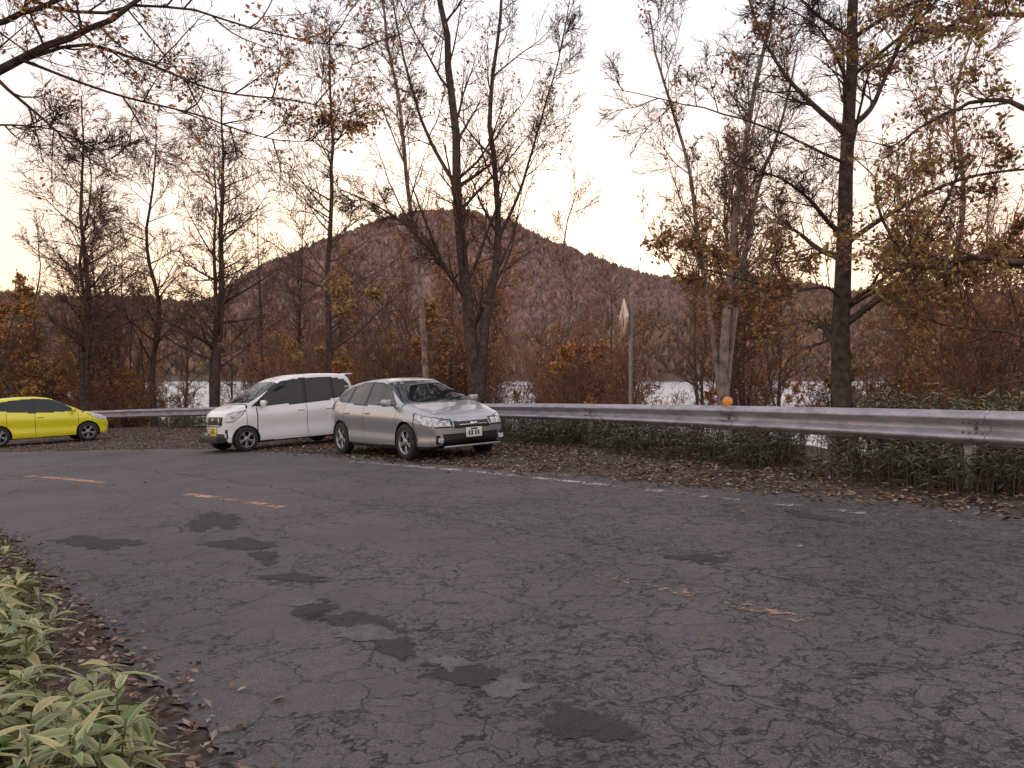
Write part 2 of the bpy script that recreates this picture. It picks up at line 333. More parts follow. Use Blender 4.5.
def kids(r,P,Rd,Ln,k,t0,a0,a1,lr,rr,rmin,flat=0.,shape=.5):
    Bn,n,_=P.shape; t=t0+(1-t0)*((np.arange(k)[None]+r.random((Bn,k)))/k); f=t*(n-1); i=np.minimum(f.astype(int),n-2); w=f-i
    bi=np.arange(Bn)[:,None]; S=P[bi,i]*(1-w[...,None])+P[bi,i+1]*w[...,None]; T=norm(P[bi,i+1]-P[bi,i])
    rd=Rd[bi,i]*(1-w)+Rd[bi,i+1]*w; q=r.standard_normal(T.shape); q[...,2]*=(1-flat); q=norm(q-(q*T).sum(-1,keepdims=True)*T)
    a=np.radians(a0+(a1-a0)*r.random((Bn,k)))[...,None]; D=norm(np.cos(a)*T+np.sin(a)*q)
    L2=Ln[:,None]*lr*(1-shape*t)*(.6+.7*r.random((Bn,k)))
    return S.reshape(-1,3),D.reshape(-1,3),L2.ravel(),np.maximum(rd*rr*(.7+.5*r.random((Bn,k))),rmin).ravel()
def leaves(mb,r,C,size,cols,mat_=1,asp=.5):
    n=len(C); U=norm(r.standard_normal((n,3))); W=norm(np.cross(U,r.standard_normal((n,3)))); s=(size*(.6+.8*r.random(n)))[:,None]
    V=np.stack([C-U*s,C-W*s*asp,C+U*s,C+W*s*asp],1); cols=np.asarray(cols)
    c=cols[r.integers(0,len(cols),n)]*(.6+.8*r.random((n,1)))
    mb.add(V.reshape(-1,3),np.arange(4*n).reshape(-1,4),mat_,np.repeat(c,4,0))
BR=[(.40,.20,.10),(.31,.16,.085),(.46,.26,.14),(.22,.125,.075)]
OR=[(.66,.32,.11),(.55,.25,.09),(.40,.19,.09),(.66,.40,.15)]
YG=[(.43,.35,.12),(.30,.27,.10),(.53,.40,.15),(.34,.21,.09)]
def maketree(seed,stems,bark=M_bark,lv=(14,7,6,4),lcount=0,lcol=BR,lsize=.05,up=(.05,.03,.02,.01),ang=(40,70),t0=.3,l1=.42,twig=.005,flat=.0,wig=1.,thr=.5,tw=None):
    r=np.random.default_rng(seed); mb=MB(); n=18; tw=tw or M_tw
    P=np.stack([catmull(s[0],n) for s in stems]); Rd=np.stack([s[1]+(s[2]-s[1])*np.linspace(0,1,n)**.8 for s in stems])
    Ln=np.linalg.norm(np.diff(P,axis=1),axis=2).sum(1)
    P=P+ r.standard_normal(P.shape)*.0022*Ln[:,None,None]*np.linspace(0,1,n)[None,:,None]
    Rd2=Rd.copy(); Rd2[:,0]*=1.35
    tubes(mb,P,Rd2,10); tips=[]
    S,D,L,q=kids(r,P,Rd,Ln,lv[0],t0,ang[0],ang[1],l1,.42,.010,flat=.3,shape=.55)
    P,Rd=grow(r,S,D,L,q,8,.075*wig,up[0],.85); tubes(mb,P,Rd,5)
    S,D,L,q=kids(r,P,Rd,L,lv[1],.12,30,55,.52,.6,twig*1.4,flat); P,Rd=grow(r,S,D,L,q,5,.09*wig,up[1],.7); tubes(mb,P,Rd,3,2)
    S,D,L,q=kids(r,P,Rd,L,lv[2],.12,25,50,.58,.65,twig*1.1,flat); P,Rd=grow(r,S,D,np.maximum(L,.15),q,3,.09*wig,up[2],.5); tubes(mb,P,Rd,3,2)
    tips.append(P[:,1:].reshape(-1,3))
    if lv[3]:
        S,D,L,q=kids(r,P,Rd,L,lv[3],.15,25,50,.6,.8,twig*.9,flat); P,Rd=grow(r,S,D,np.maximum(L,.12),q,2,.1*wig,up[3],.4); tubes(mb,P,Rd,3,2)
        tips.append(P[:,1:].reshape(-1,3))
    if lcount:
        C=np.concatenate(tips)
        w=vnoise(C[:,0]*.9+50+seed,C[:,2]*.9+C[:,1]*.7+50,seed); C=C[w>thr]
        if len(C):
            C=C[r.integers(0,len(C),lcount)]+r.standard_normal((lcount,3))*.05; leaves(mb,r,C,lsize,lcol)
    return mb.mesh('tree_mesh',[bark,M_leaf,tw])
def place(me,name,x,y,rot=0,s=1.,parent=None,dz=-.1,sz=None):
    o=bpy.data.objects.new(name,me); z=float(hgt(np.array([x]),np.array([y]))[0])
    o.location=(x,y,z+dz); o.rotation_euler=(0,0,rot); o.scale=(s,s,sz or s); return link(o,parent)
def gen_stem(seed,h,r0,lean=.05,wob=.02,x0=0,y0=0):
    r=np.random.default_rng(seed); l=r.normal(0,lean,2); z=np.linspace(0,h,6)
    p=[(x0+l[0]*k+r.normal(0,wob)*k**.5,y0+l[1]*k+r.normal(0,wob)*k**.5,k) for k in z]; return (p,r0,r0*.12)
def loc(u,v,y,dy=0.): return ((u-512)/800*y,y+dy,CAMZ+(372-v)/800*y)
def hero(name,seed,stems,bark,**kw):
    me=maketree(seed,stems,bark,**kw); o=bpy.data.objects.new(name,me); return link(o)
y=13.0
B_=[([loc(845,475,y),loc(842,400,y),loc(841,330,y),loc(843,250,y),loc(846,150,y),loc(850,60,y),loc(853,-60,y),loc(858,-180,y)],.19,.055),
 ([loc(843,238,y),loc(820,222,y,-.2),loc(795,205,y,-.5),loc(760,192,y,-.9),loc(715,185,y,-1.2)],.05,.008),
 ([loc(845,135,y),loc(815,105,y,.1),loc(790,70,y,.3),loc(768,20,y,.5),loc(745,-50,y,.5)],.055,.012),
 ([loc(843,245,y),loc(880,218,y,-.3),loc(930,192,y,-.6),loc(985,184,y,-.9),loc(1040,190,y,-1.2)],.05,.008),
 ([loc(847,130,y),loc(875,105,y,.2),loc(897,60,y,.3),loc(925,5,y,.4),loc(960,-60,y,.4)],.055,.012),
 ([loc(842,300,y),loc(815,290,y,-.4),loc(770,296,y,-.9),loc(700,285,y,-1.4),loc(640,270,y,-1.7)],.032,.005),
 ([loc(843,310,y),loc(880,285,y,-.5),loc(915,270,y,-1.0),loc(960,262,y,-1.5)],.028,.005),
 ([loc(846,165,y),loc(810,160,y,-.4),loc(760,150,y,-.9),loc(690,135,y,-1.2),loc(600,122,y,-1.5)],.032,.005),
 ([loc(851,40,y),loc(890,20,y,-.4),loc(950,8,y,-.9),loc(1030,-5,y,-1.2)],.038,.007),
 ([loc(848,90,y),loc(820,60,y,-.4),loc(790,45,y,-.8),loc(730,30,y,-1.2)],.030,.006)]
hero('deciduous_tree',31,B_,M_bark,lv=(13,7,5,2),lcount=8500,lcol=BR+BR[1:2]+YG[:1],lsize=.045,l1=.30,t0=.2,flat=.35,twig=.0045,thr=.62,tw=M_bark)
y=21.0
A_=[([loc(478,425,y),loc(472,350,y),loc(465,280,y),loc(457,190,y),loc(452,90,y),loc(441,0,y),loc(430,-90,y)],.22,.05),
 ([loc(479,400,y),loc(486,320,y),loc(497,255,y,.3),loc(497,190,y,.5),(loc(489,110,y,.7)),loc(497,30,y,.9),loc(505,-60,y,1)],.15,.03),
 ([loc(468,300,y),loc(445,270,y,-.3),loc(415,235,y,-.6),loc(385,215,y,-.9),loc(350,200,y,-1.2)],.06,.012),
 ([loc(458,190,y),loc(430,140,y,.2),loc(412,90,y,.3),loc(395,20,y,.5),loc(385,-50,y,.5)],.06,.015),
 ([loc(497,240,y,.3),loc(520,190,y,.2),loc(535,140,y,.1),loc(556,70,y,0),loc(570,0,y,0)],.05,.012)]
hero('deciduous_tree',32,A_,M_bark,lv=(18,8,6,2),lcount=1000,lcol=BR,lsize=.045,l1=.27,t0=.20,up=(.07,.05,.03,.01),twig=.0065,thr=.62,ang=(30,60))
y=24.0
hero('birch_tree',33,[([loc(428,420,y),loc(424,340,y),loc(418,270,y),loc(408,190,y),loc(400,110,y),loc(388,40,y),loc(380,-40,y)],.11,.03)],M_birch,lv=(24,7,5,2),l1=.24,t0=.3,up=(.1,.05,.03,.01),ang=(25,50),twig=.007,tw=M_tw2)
y=19.0
hero('birch_tree',34,[([loc(722,430,y),loc(724,350,y),loc(730,270,y),loc(738,190,y),loc(750,110,y),loc(768,30,y),loc(780,-60,y)],.13,.03),
  ([loc(724,410,y),loc(735,330,y,.2),loc(750,250,y,.4),loc(765,180,y,.5),loc(790,110,y,.6),loc(805,40,y,.6)],.09,.02),
  ([loc(722,400,y),loc(712,320,y,.2),loc(700,240,y,.2),loc(690,160,y,.3),loc(665,80,y,.3),loc(650,10,y,.3)],.08,.02)],M_birch,lv=(17,7,6,2),lcount=1000,lcol=BR,l1=.26,t0=.22,up=(.1,.05,.03,.01),ang=(25,55),twig=.006,thr=.6)
y=9.5
hero('deciduous_tree',35,[([(10.2,11.0,-.3),(10.0,10.9,2),(9.8,10.8,4),(9.6,10.7,7),(9.5,10.6,10)],.2,.06),
  ([(9.9,10.9,3.2),loc(1040,262,y),loc(985,255,y,.2),loc(935,262,y,.4),loc(900,215,y,.5),loc(893,165,y,.5)],.06,.010),
  ([(9.8,10.8,4.4),loc(1060,120,y),loc(1000,95,y,.2),loc(950,110,y,.4),loc(905,140,y,.5)],.05,.008),
  ([(9.8,10.8,5.2),loc(1080,30,y),loc(1010,10,y,.2),loc(950,20,y,.4),loc(880,60,y,.5)],.05,.008),
  ([(9.9,10.9,2.4),loc(1080,340,y),loc(1010,330,y,.2),loc(960,322,y,.4),loc(920,300,y,.6)],.035,.006)],
  M_bark,lv=(10,6,4,2),lcount=5200,lcol=YG+BR,lsize=.036,l1=.26,t0=.3,flat=.4,twig=.0036)
y=8.0
hero('deciduous_tree',36,[([(-9.2,7.0,-.2),(-9.0,7.0,1.5),(-8.8,7.1,3.0),(-8.5,7.2,5),(-8.3,7.3,8)],.24,.08),
  ([(-8.9,7.05,2.6),loc(-120,110,y),loc(-20,82,y),loc(50,42,y,.1),loc(115,5,y,.2),loc(180,-60,y,.3)],.075,.016),
  ([loc(-40,90,y),loc(60,35,y,.3),loc(130,50,y,.4),loc(200,75,y,.5),loc(280,82,y,.6),loc(355,95,y,.7)],.022,.004),
  ([(-8.6,7.1,4.3),loc(-40,-10,y),loc(60,5,y,.2),loc(160,-5,y,.3),loc(260,15,y,.5),loc(370,25,y,.7)],.030,.004),
  ([loc(20,60,y),loc(100,85,y,.3),loc(180,100,y,.5),loc(250,118,y,.8),loc(330,112,y,1.)],.016,.004),
  ([loc(-60,130,y),loc(0,120,y,.2),loc(50,125,y,.3),loc(95,150,y,.4)],.014,.004),
  ([(-8.8,7.05,3.2),loc(-60,30,y),loc(0,25,y),loc(70,-10,y,.1),loc(140,-60,y,.2)],.05,.015)],
  M_bark,lv=(11,6,5,2),lcount=4200,lcol=BR+OR,lsize=.028,l1=.27,t0=.25,flat=.5,twig=.0030,thr=.52,tw=M_bark)
for i,(u,yy,h,r0) in enumerate([(86,36,15,.20),(155,38,15,.17),(213,37,15.5,.25),(330,34,17,.19),(262,42,12,.12),(40,44,12,.12),(300,44,13,.13),(120,48,13,.12)]):
    st=[gen_stem(60+i,h,r0,.015,.05)]
    if i in (0,2,6): st.append(gen_stem(77+i,h*.85,r0*.7,.07,.05))
    me=maketree(40+i,st,M_bark,lv=(38,8,6,2) if i<4 else (34,7,5,0),l1=.27,t0=.2,up=(.04,.03,.02,.01),ang=(45,75),twig=.010)
    place(me,'deciduous_tree',(u-512)/800*yy,yy,i*1.3)
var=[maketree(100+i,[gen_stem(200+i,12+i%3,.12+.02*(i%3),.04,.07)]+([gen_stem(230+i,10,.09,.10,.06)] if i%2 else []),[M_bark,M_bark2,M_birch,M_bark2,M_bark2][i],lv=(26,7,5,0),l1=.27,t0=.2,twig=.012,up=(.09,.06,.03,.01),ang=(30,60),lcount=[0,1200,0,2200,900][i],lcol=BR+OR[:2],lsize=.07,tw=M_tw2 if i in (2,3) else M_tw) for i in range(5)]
def bush(seed,h,n,lc=0,col=BR,bark=M_bark2,ls=.05,tw=None):
    r=np.random.default_rng(seed); st=[]
    for k in range(n):
        a=r.random()*6.28; l=.15+.45*r.random(); hh=h*(.6+.4*r.random()); rr=.012+.014*r.random()
        st.append(([(.1*math.cos(a),.1*math.sin(a),0)]+[(math.cos(a)*l*hh*t**1.3+r.normal(0,.05),math.sin(a)*l*hh*t**1.3+r.normal(0,.05),hh*t) for t in (.25,.5,.75,1)],rr,.006))
    return maketree(seed,st,bark,lv=(7,4,3,0),l1=.38,t0=.2,twig=.0075,lcount=lc,lcol=col,lsize=ls,up=(.06,.04,.02,.01),tw=tw)
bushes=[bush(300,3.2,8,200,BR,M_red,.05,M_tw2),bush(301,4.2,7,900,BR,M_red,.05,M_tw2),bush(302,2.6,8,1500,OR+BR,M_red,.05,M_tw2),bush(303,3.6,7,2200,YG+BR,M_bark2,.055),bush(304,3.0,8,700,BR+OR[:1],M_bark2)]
dt=empty('distant_trees'); sh=empty('shrub_thicket')
WIN=[(162,250),(502,538),(642,722),(770,822),(864,903)]
def win(u,m=0): return any(a-m<u<b+m for a,b in WIN)
r=np.random.default_rng(5); cnt=0
while cnt<130:
    u=r.uniform(-150,1170); yy=r.uniform(22,75); x=(u-512)/800*yy; d=float(dr(np.array([x]),np.array([yy]))[0])
    if d<4 or d>44: continue
    if win(u) and r.random()<.5: continue
    if 560<u<700 and yy<34 and r.random()<.6: continue
    i=r.integers(0,5); s=r.uniform(.4,.95)*( .75 if 540<u<700 else 1)
    place(var[i],'bare_tree',x,yy,r.random()*6.28,s,dt,-.2); cnt+=1
cnt=0
while cnt<290:
    u=r.uniform(-150,1170); yy=r.uniform(12,60); x=(u-512)/800*yy; d=float(dr(np.array([x]),np.array([yy]))[0])
    if d<1.6 or d>32: continue
    if win(u,.45/yy*800) and r.random()<.90: continue
    p=[.34,.25,.13,.06,.22]
    if u<150: p=[.18,.16,.50,.06,.10]
    if 300<u<450: p=[.2,.2,.1,.4,.1]
    i=r.choice(5,p=p); place(bushes[i],'shrub',x,yy,r.random()*6.28,r.uniform(.6,1.15)*(1 if yy<25 else 1.2),sh,-.1); cnt+=1
ol=[maketree(400+i,[gen_stem(410+i,6.5,.09,.06,.06),gen_stem(420+i,5.5,.06,.15,.06)],M_bark2,lv=(22,6,4,2),l1=.33,t0=.2,twig=.008,lcount=5000,lcol=OR+BR if i==0 else YG+OR+BR,lsize=.075,ang=(50,85)) for i in range(2)]
for (u,yy,i,s) in [(-20,40,0,1.0),(35,44,0,.9),(5,33,1,.95),(-70,36,0,1.1),(95,47,0,.8),(60,50,1,.85),(130,52,0,.7),(28,39,0,.75),(112,44,0,.6),(365,36,1,.62),(395,40,1,.7),(-60,46,1,1.0),(985,30,1,.6),(1040,24,1,.7),(600,48,0,.6),(930,36,0,.6),(570,44,0,.55),(745,42,0,.6),(800,40,0,.55),(880,46,0,.65)]:
    place(ol[i],'autumn_tree',(u-512)/800*yy,yy,u*.7,s)
# ------------------------------------------------------------------ fallen leaves
LC=np.array([(.23,.155,.112),(.31,.225,.17),(.15,.100,.075),(.38,.295,.24),(.23,.135,.09),(.10,.074,.062)])
def litter(name,x0,x1,y0,y1,nn,seed,fn,size):
    r=np.random.default_rng(seed); P=np.stack([r.uniform(x0,x1,nn),r.uniform(y0,y1,nn)],1); keep=r.random(nn)<fn(P); P=P[keep]; n=len(P)
    z=np.maximum(hgt(P[:,0],P[:,1]),plane(P[:,0],P[:,1])-99*(dr(P[:,0],P[:,1])>=.5))+.016+.012*r.random(n)
    a=r.random(n)*6.28; tl=r.normal(0,.22,(n,2)); U=norm(np.stack([np.cos(a),np.sin(a),tl[:,0]],1)); Wv=norm(np.stack([-np.sin(a),np.cos(a),tl[:,1]],1))
    s=(size*(.5+.8*r.random(n)))[:,None]; C=np.column_stack([P,z]); up=np.array([0,0,1.])
    cu=(r.random(n)*.45)[:,None]*s
    V=np.stack([C-U*s,C-U*s*.1-Wv*s*.5+up*cu,C+U*s*.9+up*cu*.4,C+U*s*.1+Wv*s*.5+up*cu,C-U*s*.2,C+U*s*.3],1)
    b_=np.arange(n)[:,None]*6; q=np.concatenate([b_+np.array([[0,1,2,5]]),b_+np.array([[0,5,2,3]])])
    c=LC[r.integers(0,len(LC),n)]*(.45+.75*r.random((n,1)))
    mb=MB(); mb.add(V.reshape(-1,3),q,0,np.repeat(c,6,0)); mb.obj(name,[M_litter],smooth=False); return n
def ffar(P):
    dF=-sd(P,FARc); dR=-sd(P,RAIL); w=np.where(dF>0,1,.9*np.exp(dF/.16))*(dR<1.6)
    w=w*np.where(P[:,0]<-6,.35,1.)*(.35+.65*(vnoise(P[:,0]*2+30,P[:,1]*2,8)>.38))
    return w
litter('fallen_leaves',-16,7.5,2,33,200000,1,ffar,.040)
def fnear(P):
    dN=sd(P,NEARc); return np.where(dN>0,np.where(dN<1.6,1,.3),.8*np.exp(dN/.07))
litter('fallen_leaves',-5.5,.3,1.6,9,26000,2,fnear,.025)
def froad(P):
    dN=sd(P,NEARc); dF=-sd(P,FARc); return np.where((dN<0)&(dF<0),.003+.03*np.exp(dF/.9)+.012*np.exp(dN/.5),0)
litter('scattered_leaves',-12,6,2,20,15000,3,froad,.030)
# ------------------------------------------------------------------ bamboo grass
def sasa(name,seed,B0,D,Ln,Wd,greens,edge,rows=6,cols=5,droop=.5):
    r=np.random.default_rng(seed); n=len(B0); t=np.linspace(0,1,rows)[None,:,None]
    side=norm(np.cross(D,[0,0,1.])+1e-6); up=np.cross(side,D); dr_=(droop*(.4+.9*r.random(n)))[:,None,None]
    C=B0[:,None]+D[:,None]*Ln[:,None,None]*t-np.array([0,0,1.])*Ln[:,None,None]*dr_*t**2*.8
    tw=np.clip(np.sin(np.pi*np.clip(t,0,1)**.62),.02,1)*Wd[:,None,None]/2
    o=np.array([-1,-.74,0,.74,1]) if cols==5 else np.array([-1,0,1.])
    roll=r.normal(0,.35,n)[:,None,None]; S=side[:,None]*np.cos(roll)+up[:,None]*np.sin(roll)
    V=C[:,:,None]+S[:,:,None]*tw[:,:,None]*o[None,None,:,None]; V[...,2]+=(np.abs(o)[None,None]*tw[...,0:1]*.35)
    g=np.asarray(greens)[r.integers(0,len(greens),n)]*(.65+.7*r.random((n,1)))
    col=np.repeat(np.repeat(g[:,None,None],rows,1),cols,2)
    if edge is not None:
        e=np.asarray(edge); k=(r.random(n)*.9+.1)[:,None,None]; col=col.copy()
        for j in (0,cols-1): col[:,:,j]=col[:,:,j]*(1-k)+e*k
        if cols==5:
            for j in (1,3): col[:,:,j]=col[:,:,j]*(1-k*.5)+e*k*.5
    q0=gridq(rows,cols); q=(np.arange(n)[:,None,None]*rows*cols+q0[None]).reshape(-1,4)
    mb=MB(); mb.add(V.reshape(-1,3),q,0,col.reshape(-1,3)); return mb
def plants(P,h0,h1,nl,seed):
    r=np.random.default_rng(seed); n=len(P); z=hgt(P[:,0],P[:,1]); h=r.uniform(h0,h1,n); lean=r.normal(0,.14,(n,2))*h[:,None]
    top=np.column_stack([P+lean,z+h]); B0=[];D=[]
    for k in range(nl):
        a=r.random(n)*6.28; el=r.uniform(-.1,.75,n); D.append(np.stack([np.cos(a)*np.cos(el),np.sin(a)*np.cos(el),np.sin(el)],1)); f=r.uniform(.72,1,n)[:,None]
        B0.append(np.column_stack([P,z])*(1-f)+top*f)
    stems=np.stack([np.column_stack([P,z-.02]),np.column_stack([P+lean*.4,z+h*.5]),top],1)
    return np.concatenate(B0),np.concatenate(D),stems
r=np.random.default_rng(9)
P=np.stack([r.uniform(-5.5,-.6,16000),r.uniform(1.3,8.5,16000)],1); dN=sd(P,NEARc); P=P[(dN>.40+.10*np.sin(P[:,1]*4))&(dN<2.3)][:2000]
B0,D,st=plants(P,.12,.38,7,1); n=len(B0)
mb=sasa('s',4,B0,D,r.uniform(.09,.20,n),r.uniform(.020,.036,n),[(.11,.165,.05),(.15,.20,.068),(.08,.12,.042),(.29,.25,.10)],(.52,.45,.22))
tubes(mb,st,np.full(st.shape[:2],.003),4,0); mb.c[-1][:]=(.16,.17,.07); mb.obj('bamboo_grass',[M_sasa])
NP=12000; s0=r.uniform(0,1,NP); ii=(18+s0*84).astype(int); base=RAIL[ii]+(RAIL[ii+1]-RAIL[ii])*r.random((NP,1)); T=norm(RAIL[ii+1]-RAIL[ii]); Nn=np.stack([T[:,1],-T[:,0]],1)
off=np.clip(r.normal(.15,.45,NP),-.62,2.0); P=base+Nn*off[:,None]
gate=vnoise(P[:,0]*.9+20,P[:,1]*.9+20,17)>.22; P=P[gate&(P[:,1]<34)][:7500]
B0,D,st=plants(P,.10,.52,5,2); n=len(B0)
mb=sasa('s',5,B0,D,r.uniform(.08,.17,n),r.uniform(.016,.030,n),[(.045,.062,.030),(.06,.078,.034),(.036,.048,.026),(.10,.085,.05),(.09,.065,.045)],(.13,.12,.08),rows=4,cols=3)
tubes(mb,st,np.full(st.shape[:2],.004),3,0); mb.c[-1][:]=(.09,.075,.05); mb.obj('bamboo_grass',[M_sasa])
P=np.stack([r.uniform(5.2,9.5,900),r.uniform(8.5,13.5,900)],1); dd=dr(P[:,0],P[:,1]); P=P[(dd>.7)&(dd<3.4)][:420]
B0,D,st=plants(P,.5,1.15,9,3); n=len(B0)
mb=sasa('s',6,B0,D,r.uniform(.08,.15,n),r.uniform(.020,.030,n),[(.09,.115,.05),(.12,.14,.06),(.18,.17,.09)],(.28,.27,.16),rows=4,cols=3)
tubes(mb,st,np.full(st.shape[:2],.005),3,0); mb.c[-1][:]=(.07,.065,.035); mb.obj('evergreen_undergrowth',[M_sasa])
# ------------------------------------------------------------------ guard rail
m_,nt,b=mat('galvanised_steel'); tc=N(nt,'ShaderNodeTexCoord'); mp=N(nt,'ShaderNodeMapping'); mp.inputs['Scale'].default_value=(2,2,9); nt.links.new(tc.outputs['Object'],mp.inputs[0])
n1=noise(nt,mp.outputs[0],1.2,4,.7); n2=noise(nt,tc.outputs['Object'],40,2,.6)
c=mixc(nt,mrange(nt,n1.outputs['Fac'],.35,.65),(.27,.265,.30),(.47,.46,.51)); c=mixc(nt,mrange(nt,n2.outputs['Fac'],.58,.75,0,.6),c,(.18,.14,.12))
nt.links.new(c,b.inputs['Base Color']); b.inputs['Metallic'].default_value=.35; b.inputs['Roughness'].default_value=.45; M_galv=m_
M_post=simple('painted_post',(.45,.44,.46),.5,var=.25)
M_bolt=simple('bolt_steel',(.20,.17,.16),.5,.6); M_refl=simple('orange_reflector',(.85,.30,.03),.25,coat=.6)
gr=empty('guard_rail')
RC=catmull(RAIL,900); T=norm(np.gradient(RC,axis=0)); Nn=np.stack([T[:,1],-T[:,0]],1)
prof=[(0.0,.80),(-.012,.797),(-.020,.785),(-.055,.755),(-.068,.735),(-.068,.715),(-.055,.695),(-.010,.655),(-.004,.635),(-.004,.615),(-.010,.595),(-.055,.555),(-.068,.535),(-.068,.515),(-.055,.495),(-.020,.465),(-.012,.453),(0,.45)]
prof=catmull(prof,44); prof[:,0]=prof[:,0]*1.35; g=plane(RC[:,0],RC[:,1])
mb=MB(); pr=prof[None]; XY=RC[:,None]+Nn[:,None]*(pr[...,0:1]); Z=g[:,None]+pr[...,1]
mb.add(np.dstack([XY,Z]),gridq(900,44)); o=mb.obj('w_beam',[M_galv],gr)
md=o.modifiers.new('s','SOLIDIFY'); md.thickness=.005
arc=np.concatenate([[0],np.cumsum(np.linalg.norm(np.diff(RC,axis=0),axis=1))])
def at(s):
    return np.array([np.interp(s,arc,RC[:,0]),np.interp(s,arc,RC[:,1])]),np.array([np.interp(s,arc,Nn[:,0]),np.interp(s,arc,Nn[:,1])])
s_ref=float(arc[np.argmin(np.abs(RC[:,1]-8.0)+100*(RC[:,0]<3))])
mb=MB(); mbp=MB()
def disc_box(mb,c,nv,rad,th,seg=12,mat_=0):
    nv=norm(np.asarray(nv,float)); u=norm(np.cross(nv,[0,0,1.])); w=np.cross(nv,u); a=np.linspace(0,2*np.pi,seg+1)
    ring=lambda r_,o_: c+nv*o_+r_*(np.cos(a)[:,None]*u+np.sin(a)[:,None]*w)
    V=np.stack([ring(1e-4,0),ring(rad,0),ring(rad,th*.7),ring(rad*.8,th),ring(1e-4,th)]); mb.add(V,gridq(5,seg+1),mat_)
for k in range(-6,22):
    s=s_ref+k*4.0
    if s<3 or s>arc[-1]-3: continue
    p,nv=at(s); z=float(plane(p[0],p[1]))
    ss=np.linspace(s-.16,s+.16,6); C=np.stack([at(q)[0] for q in ss]); NN=np.stack([at(q)[1] for q in ss])
    XY=C[:,None]+NN[:,None]*(prof[None,:,0:1]-.007); gz=plane(C[:,0],C[:,1]); mb.add(np.dstack([XY,gz[:,None]+prof[None,:,1]]),gridq(6,44))
    for ds in (-.11,-.04,.04,.11):
        q,nq=at(s+ds)
        for (dz,off) in ((.675,-.055),(.575,-.055)): disc_box(mbp,np.array([*(q+nq*off),z+dz]),[-nq[0],-nq[1],0],.014,.018)
    q,nq=at(s); disc_box(mbp,np.array([*(q-nq*.012),z+.625]),[-nq[0],-nq[1],0],.022,.02)
mb.obj('joint_plates',[M_galv],gr); mbp.obj('bolts',[M_bolt],gr)
mb=MB()
for k in range(-6,22):
    s=s_ref+.15+k*4.0
    if s<3 or s>arc[-1]-3: continue
    p,nv=at(s); p=p+nv*.085; z0=float(hgt(p[0:1],p[1:2])[0]); zt=float(plane(p[0],p[1]))+.72
    a=np.linspace(0,2*np.pi,17); zz=np.array([z0-.3,z0+.3,zt-.015,zt,zt]); rr=np.array([.057,.057,.057,.048,.001])
    V=np.stack([np.stack([p[0]+q*np.cos(a),p[1]+q*np.sin(a),a*0+h_],1) for q,h_ in zip(rr,zz)]); mb.add(V,gridq(5,17)[:, ::-1])
mb.obj('posts',[M_post],gr)
def delin(s):
    p,nv=at(s); z=float(plane(p[0],p[1])); e=empty('road_delineator'); mb=MB()
    disc_box(mb,np.array([p[0],p[1],z+.86]),[-.25,-.97,0],.07,.025,24,1)
    disc_box(mb,np.array([p[0]+.002,p[1]+.006,z+.86]),[.25,.97,0],.075,.02,24,0)
    P_=np.array([[[p[0],p[1]+.01,z+.70],[p[0],p[1]+.01,z+.78],[p[0],p[1]+.01,z+.86]]]); tubes(mb,P_,np.full((1,3),.012),8,0)
    mb.obj('reflector',[M_post,M_refl],e)
sd_=float(arc[np.argmin(np.abs(RC[:,0]/np.maximum(RC[:,1],1)-(729-512)/800)+10*(RC[:,1]<2))]); delin(sd_)
# ------------------------------------------------------------------ warning sign seen nearly edge-on
sg=empty('traffic_sign',(2.52,17.0,0)); z0=float(hgt(np.array([2.52]),np.array([17.]))[0]); mb=MB()
tubes(mb,np.array([[[0,0,z0-.2],[0,0,1.2],[0,0,2.9]]]),np.full((1,3),.038),14,0)
M_pole=simple('sign_pole_steel',(.24,.24,.25),.5,.2,var=.15); M_sy=simple('sign_face_yellow',(.75,.42,.10),.4,var=.08); M_sb=simple('sign_back_grey',(.80,.60,.46),.5,.0,var=.12); M_blk=simple('black_paint',(.02,.02,.02),.5)
mb.obj('pole',[M_pole],sg)
def signplate(parent,ang,c,s=.45):
    mb=MB()
    base=np.array([(0,-s),(s,0),(0,s),(-s,0)]); pts=[]
    for i in range(4):
        a=base[i-1];b=base[i];c2=base[(i+1)%4]
        for t in (0,.25,.5,.75,1): 
            p0=b+(a-b)*.12; p1=b+(c2-b)*.12; pts.append((1-t)**2*p0+2*t*(1-t)*b+t*t*p1)
    pts=np.array(pts+[pts[0]])
    lay=[(1e-3,.0),(1,.0),(1,.012),(.93,.0125),(.90,.013),(1e-3,.013)]
    V=np.stack([np.column_stack([pts[:,0]*k,np.full(len(pts),d),pts[:,1]*k]) for k,d in lay])
    mats=np.repeat([0,0,1,2,1],len(pts)-1); mb.add(V,gridq(len(lay),len(pts)),mats)
    ar=np.array([[[.02,.0145,-.2],[.02,.0145,-.05],[-.05,.0145,.05],[-.02,.0145,.2]]]); tubes(mb,ar,np.full((1,4),.03)*np.array([[1,1,1,.8]]),4,2)
    o=mb.obj('sign_plate',[M_sb,M_sy,M_blk],parent); o.location=c; o.rotation_euler=(0,0,ang)
signplate(sg,math.radians(-84),(-.16,-.05,2.47),.43)
mb=MB(); tubes(mb,np.array([[[-.13,0,2.3],[-.05,0,2.3],[.04,0,2.3]],[[-.13,0,2.65],[-.05,0,2.65],[.04,0,2.65]]]),np.full((2,3),.014),6); mb.obj('brackets',[M_pole],sg)
